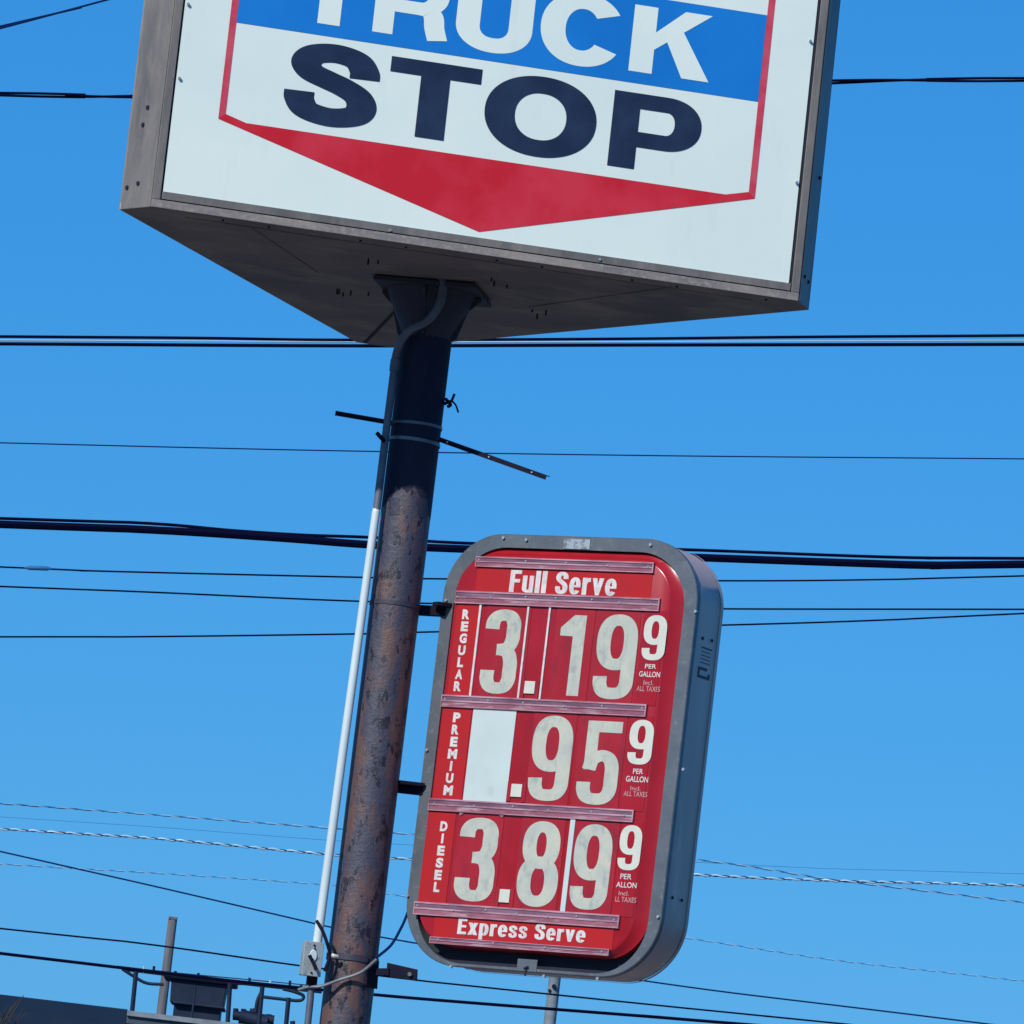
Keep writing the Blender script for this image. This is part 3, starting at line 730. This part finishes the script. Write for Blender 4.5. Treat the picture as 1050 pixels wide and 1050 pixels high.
for r in range(3):
    z0, z1 = rowz(r); ym = [668, 777, 887][r]
    x0 = FP([655.5, 641, 632.6][r], ym)[0]; x1 = FP([680.5, 668, 657][r], ym)[0]
    mb = MB(); mb.box((x0, ba, z0), (x1 - .012, BF - .0005, z1)); card = mb.build('number_card', RED, price); card['label'] = 'small raised nine above PER GALLON Incl. ALL TAXES'
    l, rt, tp, bt_ = sup[r]
    mb = MB(); glyph(mb, '9', (FP(*l)[0], FP(*bt_)[1], FP(*rt)[0], FP(*tp)[1]), ba - .0012); mb.build('numeral', NUMC, card)
    mb = MB()
    for k, (xl, xr, yt, yb) in enumerate(small[r]):
        ym_ = (yt + yb) / 2
        text_mesh(mb, txt[r][k], (FP(xl, ym_)[0], FP((xl + xr) / 2, yb)[1], FP(xr, ym_)[0], FP((xl + xr) / 2, yt)[1]), ba - .001, LET if k < 2 else LETP, .012 if k < 2 else .0)
    mb.build('lettering', LET, card)
# decimal points with their little red holders
for (xl, yt, xr, yb) in [(537.4, 698.6, 549.6, 711.3), (523.7, 804, 536.2, 817.2), (511.7, 912, 523.8, 925.5)]:
    ym = (yt + yb) / 2; xm = (xl + xr) / 2
    a0, a1, z0, z1 = FP(xl + .8, ym)[0], FP(xr - .8, ym)[0], FP(xm, yb)[1], FP(xm, yt)[1]
    mb = MB(); mb.box((a0 - .022, BF - .006, z0 - .022), (a0 - .002, BF - .0005, z1 + .01)); mb.box((a1 + .002, BF - .006, z0 - .022), (a1 + .022, BF - .0005, z1 + .01))
    h = mb.build('point_holder', RED3, price)
    mb = MB(); mb.box((a0, BF - .008, z0), (a1, BF - .001, z1)); mb.build('decimal_point', NUMC, price)
# white blank and white spacers
z0, z1 = rowz(1)
mb = MB(); mb.box((FP(480, 777)[0], BF - .005, z0), (FP(524.4, 777)[0], BF - .0005, z1 + .004)); mb.build('blank_card', CARD, price)
def spacer(row, x, ym, wpx):
    z0, z1 = rowz(row); a = FP(x, ym)[0]; wv = wpx * .0053 / 2
    mb = MB(); mb.box((a - wv, BF - .008, z0), (a + wv, BF - .0005, z1)); mb.build('white_spacer', LET if wpx < 3 else CARD, price)
spacer(0, 488.1, 666, 2.1); spacer(0, 537.2, 668, 1.9); spacer(0, 559.3, 669, 1.9); spacer(2, 582.7, 888, 4.9)
# torn lip hanging from the fourth track
mb = MB()
for (xs) in [[(471, 832), (478, 832.5), (472.5, 836.5)], [(510, 834.5), (518, 835), (515.5, 838.5)]]:
    quadsheet(mb, [FP(*p) for p in xs], BF - .008)
mb.build('track_fragment', TRACKL, price)
# mended patches on the frame, screws and the maker's label on the side
b_f = -.0025
def FF(x, y): return onface(MPi, x, y, -.003)
mb = MB(); a0, z0 = FF(577.5, 562.5); a1, z1 = FF(605.5, 553.3)
mb.box((a0, -.004, z0), (a1, -.0005, z1)); mb.build('tape_patch', mat('silver_tape', (.42, .45, .46), .35, .4, col2=(.2, .2, .2), scale=30, lo=.5, hi=.6), price)
mb = MB(); a0, z0 = FF(527, 998); a1, z1 = FF(553, 989)
mb.box((a0 + .012, -.005, z0 + .012), (a1 - .012, -.0005, z1 + .020)); mb.build('latch_plate', CABF, price, bevel=.002)
mb = MB(); am = (a0 + a1) / 2
mb.tube([(am, -.010, z0 - .008), (am, -.008, z0 + .03)], .005, None, 6); mb.tube([(am - .01, -.012, z0 + .025), (am + .012, -.012, z0 + .035)], .005, None, 6); mb.build('latch_pin', GASKET, price)
mb = MB()
for (x, y) in [(516.5, 551.5), (667.3, 558.7), (457.5, 615.5), (713.5, 627), (438, 769), (418.3, 918.5), (462.5, 991.2), (613, 1003.5), (701, 789), (675, 940), (558, 1001), (540, 553.6)]:
    a, z = FF(x, y); mb.tube([(a, .002, z), (a, -.010, z)], .0075, None, 8)
mb.build('screw', SCREW, price)
# things on the right-hand side wall of the cabinet
xs = W2 - .0055
def side(x, y):
    o = MPi @ ORG; d = MPi.to_3x3() @ ray(x, y); t_ = (xs - o.x) / d.x; p = o + d * t_; return p.y, p.z
mb = MB()
y0, zt = side(716.5, 683); y1, zb_ = side(727, 698)
def sbox(p0, p1, pr=.002):
    (ya, za), (yb, zb2) = p0, p1
    mb.box((xs - .001, min(ya, yb), min(za, zb2)), (xs + pr, max(ya, yb), max(za, zb2)))
mb2 = mb
ya, yb = min(y0, y1), max(y0, y1)
za, zb2 = zb_, zt
th = .012
mb.box((xs - .001, ya, za), (xs + .002, yb, za + th)); mb.box((xs - .001, ya, zb2 - th), (xs + .002, yb - .03, zb2))
mb.box((xs - .001, ya, za + th), (xs + .002, ya + th * .9, zb2 - th)); mb.box((xs - .001, yb - th, za + th), (xs + .002, yb, zb2 - th * 2))
for k in range(5):
    zz = zb2 + .02 + k * .017
    mb.box((xs - .001, ya + .01, zz), (xs + .0015, yb + random.uniform(-.02, .0), zz + (.006 if k == 4 else .003)))
mb.build('maker_label', LABEL, price)
mb = MB()
for (x, y) in [(720.5, 654.5), (730, 657), (689.5, 920.5), (699, 923.2)]:
    y_, z_ = side(x, y); mb.tube([(xs - .002, y_, z_), (xs + .003, y_, z_)], .008, None, 8)
mb.build('drain_hole', GASKET, price)
mb = MB()
for k in range(8):
    y_, z_ = side(705 - k * 1.2 - random.random() * 1.5, 738 + k * 7); mb.box((xs - .001, y_ - .003, z_ - .006 - random.random() * .006), (xs + .0012, y_ + .003, z_ + .004))
mb.build('stain', GALV, price)

# ================================================================== OVERHEAD WIRES
def extend(pts, xl=-900, xr=1950):
    (x0, y0), (x1, y1) = pts[0], pts[1]; (x2, y2), (x3, y3) = pts[-2], pts[-1]
    a = [(xl, y0 - (x0 - xl) * (y1 - y0) / (x1 - x0))] if x0 <= 5 else []
    b = [(xr, y3 + (xr - x3) * (y3 - y2) / (x3 - x2))] if x3 >= 1045 else []
    if not a: a = [(xl, y0 - (x0 - xl) * (y1 - y0) / (x1 - x0))]
    if not b: b = [(xr, y3 + (xr - x3) * (y3 - y2) / (x3 - x2))]
    return a + pts + b
def wire(pts, Y, px, m, label, splice=None, twist=None, cat='overhead wire'):
    P = cr_spline([at(x, y, Y) for x, y in extend(pts)], 10)
    mb = MB(); r = px * mpp(Y) / 2
    if twist is None:
        mb.tube(P, r, m, 7, True)
    else:
        m2, pitch, off, r2 = twist
        # resample evenly
        L = 0; Q = [P[0]]; step = pitch * mpp(Y) / 10
        for i in range(len(P) - 1):
            d = (P[i + 1] - P[i]); n = max(1, int(d.length / step))
            for k in range(1, n + 1): Q.append(P[i] + d * k / n)
        s_ = 0; A = []; B = []
        for i, q in enumerate(Q):
            if i: s_ += (Q[i] - Q[i - 1]).length
            ph = 2 * math.pi * s_ / (pitch * mpp(Y)); o = Vector((0, math.cos(ph), math.sin(ph))) * off * mpp(Y)
            A.append(q + o); B.append(q - o)
        mb.tube(A, r, m, 6, True); mb.tube(B, r2 * mpp(Y) / 2, m2, 6, True)
    if splice:
        c0, c1, w_ = splice
        mb.tube([at(*c0, Y), at(c0[0] * .8 + c1[0] * .2, c0[1] * .8 + c1[1] * .2, Y), at(c0[0] * .2 + c1[0] * .8, c0[1] * .2 + c1[1] * .8, Y), at(*c1, Y)], [.004, w_ * mpp(Y) / 2, w_ * mpp(Y) / 2, .004], WIREM, 8)
    o = mb.build('overhead_wire', m, None, smooth=True); recentre(o, P[len(P) // 2])
    return tag(o, label, cat, 'overhead wires crossing the sky')
wire([(0, 27), (60, 13), (120, -3)], 46, 2.2, WIREB, 'thin dark wire cutting the top left corner of the sky')
wire([(0, 96.5), (70, 98), (140, 99), (500, 96), (853, 84), (950, 82), (1050, 81.5)], 44, 2.8, WIRE, 'twisted dark wire pair passing behind the TRUCK STOP sign box, highest on the right', twist=(WIRE, 420, 1.6, 2.8))
wire([(0, 345), (200, 346.5), (350, 348.5), (620, 347.5), (820, 345.5), (1050, 344)], 42, 3.2, WIRE, 'upper wire of the thick pair just under the big sign box')
wire([(0, 352.5), (350, 354.5), (620, 353.8), (1050, 353)], 41, 3.8, WIRE, 'lower wire of the thick pair just under the big sign box')
wire([(0, 348.7), (350, 350.5), (620, 350.5), (1050, 349)], 42.6, 1.5, WIREL, 'pale wire between the two thick ones under the big sign box')
wire([(0, 454), (200, 459), (391, 463), (700, 467.5), (1050, 470.5)], 55, 1.4, WIREB, 'single thin wire crossing behind the pole below the two scrap bars')
wire([(0, 537.5), (150, 543), (280, 551), (380, 558.5), (480, 563), (700, 571), (870, 577), (960, 579.5), (1050, 578.5)], 40, 8.5, WIRE, 'thickest black cable running behind the top of the price sign')
wire([(0, 531.5), (150, 536.5), (240, 544), (310, 548.5), (380, 551), (480, 557), (700, 563.5), (860, 569.5), (950, 572), (1050, 572.5)], 40.3, 3.4, WIRE, 'thinner black wire lashed on top of the thickest cable')
wire([(0, 581.3), (100, 585.5), (372, 592), (450, 593.5), (740, 595.5), (900, 594.3), (1050, 590.5)], 47, 1.9, WIRE, 'dark wire with a fat splice near the left edge, below the thick cable', splice=((24, 582), (54, 583.2), 4.6))
wire([(0, 601.3), (150, 607), (368, 616.5), (600, 622.5), (742, 624.3), (1050, 624.8)], 48, 1.9, WIRE, 'dark wire second below the thick cable, level behind the word REGULAR')
wire([(0, 653), (150, 652.8), (365, 650), (440, 648), (740, 641), (900, 636), (1050, 629)], 50, 1.9, WIRE, 'dark wire third below the thick cable, climbing to the right')
wire([(0, 824), (150, 835), (335, 849), (415, 855), (713, 881.5), (860, 903), (1050, 925.5)], 58, 1.15, WIREM, 'upper twisted dashed-looking wire of the lower group, meeting the bright one at right', twist=(WIREL, 27, 0.45, .8))
wire([(0, 850), (160, 860), (330, 875.5), (420, 881), (713, 897), (850, 903), (1050, 908)], 56, 2.0, WIREL, 'bright silvery twisted wire across the lower sky', twist=(WIREB, 19, .75, .9))
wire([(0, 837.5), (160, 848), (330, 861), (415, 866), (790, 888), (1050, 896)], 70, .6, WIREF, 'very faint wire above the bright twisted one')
wire([(0, 873), (155, 908), (310, 944), (336, 950), (420, 966), (680, 1008.5), (997, 1048)], 52, 1.7, WIREB, 'dark wire slanting down steeply from the left edge to the pole')
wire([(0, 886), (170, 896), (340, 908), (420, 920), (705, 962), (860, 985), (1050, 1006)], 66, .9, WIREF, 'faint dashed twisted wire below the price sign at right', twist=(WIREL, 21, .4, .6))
wire([(0, 952), (150, 968), (306, 990), (427, 1005), (480, 1010.7), (680, 1031.4), (856, 1049)], 54, 1.9, WIRE, 'dark wire reaching the pole at the switch box, upper of the lowest two')
wire([(0, 977.5), (130, 993), (250, 1007), (385, 1020), (480, 1028), (680, 1043.5), (760, 1050)], 51, 3.4, WIRE, 'lowest and thicker dark wire passing just above the roof railing')

# ================================================================== FAR THINGS AT THE BOTTOM
YB = 70
pL = at(0, 1019.5, YB); pR = at(128, 1035, YB); ZR = (pL.z + pR.z) / 2
X0 = at(-900, 900, YB).x; X1 = at(420, 1050, YB).x; XM = at(131, 1036, YB).x
bld = empty('flat_roofed_building', ((X0 + X1) / 2, YB, 0), 'dark flat-roofed building whose roof edge shows at the bottom left', 'building')
bo = Vector(bld.location)
def lb(a, b): return tuple(Vector(a) - bo), tuple(Vector(b) - bo)
mb = MB(); mb.box(*lb((X0, YB, -.05), (X1, YB + 14, ZR - .12))); mb.build('wall', BLDG, bld)
mb = MB(); mb.box(*lb((X0 - .03, YB - .04, ZR - .5), (XM, YB + .2, ZR))); mb.box(*lb((X0 - .03, YB + .2, ZR - .2), (XM, YB + 14.03, ZR - .03))); mb.build('parapet', BLDG, bld, bevel=.01)
mb = MB(); mb.box(*lb((XM, YB - .06, ZR - .16), (X1 + .03, YB + 14.03, ZR - .05))); mb.build('roof', COPE, bld, bevel=.01)
mb = MB(); mb.box(*lb((XM, YB - .10, ZR - .07), (X1 + .05, YB - .061, ZR - .015))); mb.build('coping', CONC, bld)
for k in range(7):
    x = X0 + 1.2 + k * 2.6
    if x + 1.2 > X1: break
    mb = MB(); mb.box(*lb((x, YB - .03, 1.0), (x + 1.4, YB + .02, 2.6))); fr_ = mb.build('window', COPE, bld)
    mb = MB(); mb.box(*lb((x + .08, YB - .034, 1.08), (x + 1.32, YB - .031, 2.52))); mb.build('pane', GLASS, fr_)

# roof railing in front of the hood
Yr = YB + 1
rail = empty('roof_railing', at(139, 1038, Yr), 'dark pipe railing with bent arms standing on the roof edge at bottom left', 'railing')
ro = Vector(rail.location)
def rt(pts, r, name, k=0, m=HOOD, par=rail, n=8):
    P = [at(x, y, Yr) for x, y in pts]
    if k: P = cr_spline(P, k)
    mb = MB(); mb.tube([p - ro for p in P], r, None, n); return mb.build(name, m, par, smooth=True)
rt([(125, 993.5), (222, 1005.5), (330, 1017)], .020, 'top_rail')
for p in ([(139.5, 996), (135, 1042)], [(236, 1008), (233, 1055)], [(269, 1012), (264.5, 1060)], [(296, 1023), (292, 1065)], [(200.5, 1010), (196, 1050)]):
    rt(p, .026 if p[0][0] not in (200.5,) else .012, 'post')
rt([(126, 994), (137, 1001), (150, 1008), (168, 1009.5)], .018, 'bent_arm', 5)
rt([(268, 1022), (285, 1024), (307, 1026), (311, 1021), (302, 1017), (290, 1014)], .019, 'bent_arm', 5)
rt([(220, 1005), (238, 1008.5), (255, 1009)], .014, 'bent_arm', 4)
rt([(268, 1017), (264, 1026), (262, 1038)], .02, 'bent_arm', 4)
rt([(120, 990.5), (180, 997.5), (250, 1004), (330, 1011.5)], .006, 'thin_line', 3)
for x, y in [(148, 993.5), (158, 993), (180, 998), (203.5, 1000), (256, 1005), (277.5, 1007.5), (297.5, 1008), (309, 1012)]:
    rt([(x, y - 2.4), (x - .6, y + 4)], .017, 'clamp', m=HOOD if x not in (277.5, 148) else WIREL, n=6)

# exhaust hood behind the railing
Yh = YB + 3
ho = at(203, 1047, Yh)
hood = empty('exhaust_hood', ho, 'dark boxy rooftop exhaust hood with overhanging lid behind the railing', 'exhaust hood')
def hbox(x0, y0, x1, y1, dep, name, m=HOOD, bev=.01, taper=0):
    # given photo corners of the near face, make an upright box
    c = at((x0 + x1) / 2, (y0 + y1) / 2, Yh); wv = abs(x1 - x0) * mpp(Yh) / 2 * 1.0; hv = abs(y1 - y0) * mpp(Yh) / 2
    c = c - ho; mb = MB(); mb.loft([[(c.x - wv + taper, -dep, c.z - hv), (c.x + wv - taper, -dep, c.z - hv), (c.x + wv - taper, dep, c.z - hv), (c.x - wv + taper, dep, c.z - hv)],
                                    [(c.x - wv, -dep, c.z + hv), (c.x + wv, -dep, c.z + hv), (c.x + wv, dep, c.z + hv), (c.x - wv, dep, c.z + hv)]], None, True, True)
    mb.build(name, m, hood, bevel=bev)
hbox(178, 1032, 226, 1052, .22, 'base')
hbox(175, 1008, 232, 1032, .28, 'body', taper=.015)
hbox(168.5, 1003, 243.5, 1008.5, .34, 'lid', bev=.02)
hbox(178, 1031, 231, 1033.5, .30, 'flashing')

# small valve set right of the hood
Yv = YB + 2
vo = at(260, 1048, Yv)
valve = empty('pipe_manifold', vo, 'low cluster of dark pipes and valves on the roof right of the hood', 'pipework')
def vt(pts, r, name, n=10):
    mb = MB(); mb.tube([at(x, y, Yv) - vo for x, y in pts], r, None, n); mb.build(name, HOOD, valve, smooth=True)
vt([(239, 1041), (281, 1046)], .055, 'body_pipe'); vt([(246, 1042), (274, 1049)], .085, 'body_pipe')
for x, y in [(242, 1034), (250, 1034.5), (262, 1034), (276, 1040)]: vt([(x, y), (x - 1, y + 9)], .03, 'valve_stem', 8)
vt([(256, 1037), (268, 1038)], .035, 'hand_wheel'); vt([(300, 1047), (300.5, 1056)], .03, 'valve_stem')

# wooden pole and concrete pole
Yw = 110
b_ = at(177.3, 942, Yw)
wp = empty('wooden_pole', (b_.x, Yw, 0), 'plain grey wooden pole leaning up behind the rooftop railing', 'utility pole')
mb = MB(); mb.tube([(-.02, 0, -.2), (0, 0, b_.z * .5), (.0, 0, b_.z - .03), (0, 0, b_.z)], [.12, .095, .078, .070], None, 14); mb.build('shaft', WOOD, wp, smooth=True)
mb = MB(); mb.box((-.075, -.08, b_.z - .02), (.075, .08, b_.z + .03)); mb.build('cap', WOOD, wp, bevel=.01)
Yc = 84
b_ = at(571, 985, Yc)
c_ = empty('utility_pole', (b_.x, Yc, 0), 'pale grey pole top just under the bottom edge of the price sign', 'utility pole')
mb = MB(); mb.tube([(0, 0, -.2), (0, 0, b_.z)], [.10, .078], None, 16); mb.build('shaft', CONC, c_, smooth=True)
zb_ = at(568.5, 1012, Yc).z
mb = MB(); mb.tube([(0, -.07, zb_), (0, -.11, zb_)], .03, None, 8); mb.tube([(-.05, -.06, zb_ - .06), (-.05, -.09, zb_ - .06)], .02, None, 8); mb.build('bolt', IRON, c_)

# bare tree at the lower left, in front of the building
Yt = 62
tb = at(-10, 1060, Yt)
tree = empty('bare_tree', (tb.x, Yt, 0), 'leafless brown tree whose twig tips show at the bottom left corner', 'tree')
mt = MB(); ct = MB()
def grow(p, d, L, r, lev):
    q = p + d * L; mid = p + d * L * .5 + Vector((random.uniform(-1, 1), random.uniform(-1, 1), random.uniform(-.5, .5))) * L * .06
    (mt if lev < 2 else ct).tube([p, mid, q], [r, r * .85, r * .66], None, 6 if lev < 3 else 4, lev > 3)
    if lev >= 6: return
    for k in range(3 if lev < 4 else 4):
        a = random.uniform(0, 2 * math.pi); s_ = random.uniform(.3, .65)
        nd = (d + Vector((math.cos(a), math.sin(a), random.uniform(-.1, .5))) * s_).normalized()
        grow(p + d * L * random.uniform(.55, 1.0) if k else q, nd, L * random.uniform(.62, .82), r * (.62 if k else .66), lev + 1)
TT = at(0, 1034, Yt).z
grow(Vector((0, 0, -.1)), Vector((0, 0, 1)), TT * .40, .11, 0)
zs = sorted(ct.v, key=lambda v: v[2]); zmax = zs[-25][2]
k_ = TT / zmax
xm = sum(v[0] for v in zs[-260:]) / 260
for M_ in (mt, ct): M_.v = [(x * .8, y * .8, z * k_) for x, y, z in M_.v]
tree.location.x = at(-2, 1035, Yt).x - xm * .8
mt.build('trunk', BARK, tree, smooth=True); ct.build('crown', BARK, tree)

# ================================================================== GROUND
mb = MB(); g = 900
mb.poly([(-g, -g, 0), (g, -g, 0), (g, g * 2, 0), (-g, g * 2, 0)]); mb.recalc = False
tag(mb.build('ground', ASPH), kind='structure')
mb = MB(); mb.box((-6, 27.5, 0.004), (4.5, 33, .13)); tag(mb.build('pavement', CONCG, bevel=.02), kind='structure')
mb = MB(); mb.tube([(0, 0, .125), (0, 0, .32)], .42, None, 32); o = mb.build('concrete_footing', CONCG, None, smooth=True, loc=(SX, 30, 0))
tag(o, 'round concrete footing at the base of the rusty sign pole', 'footing')
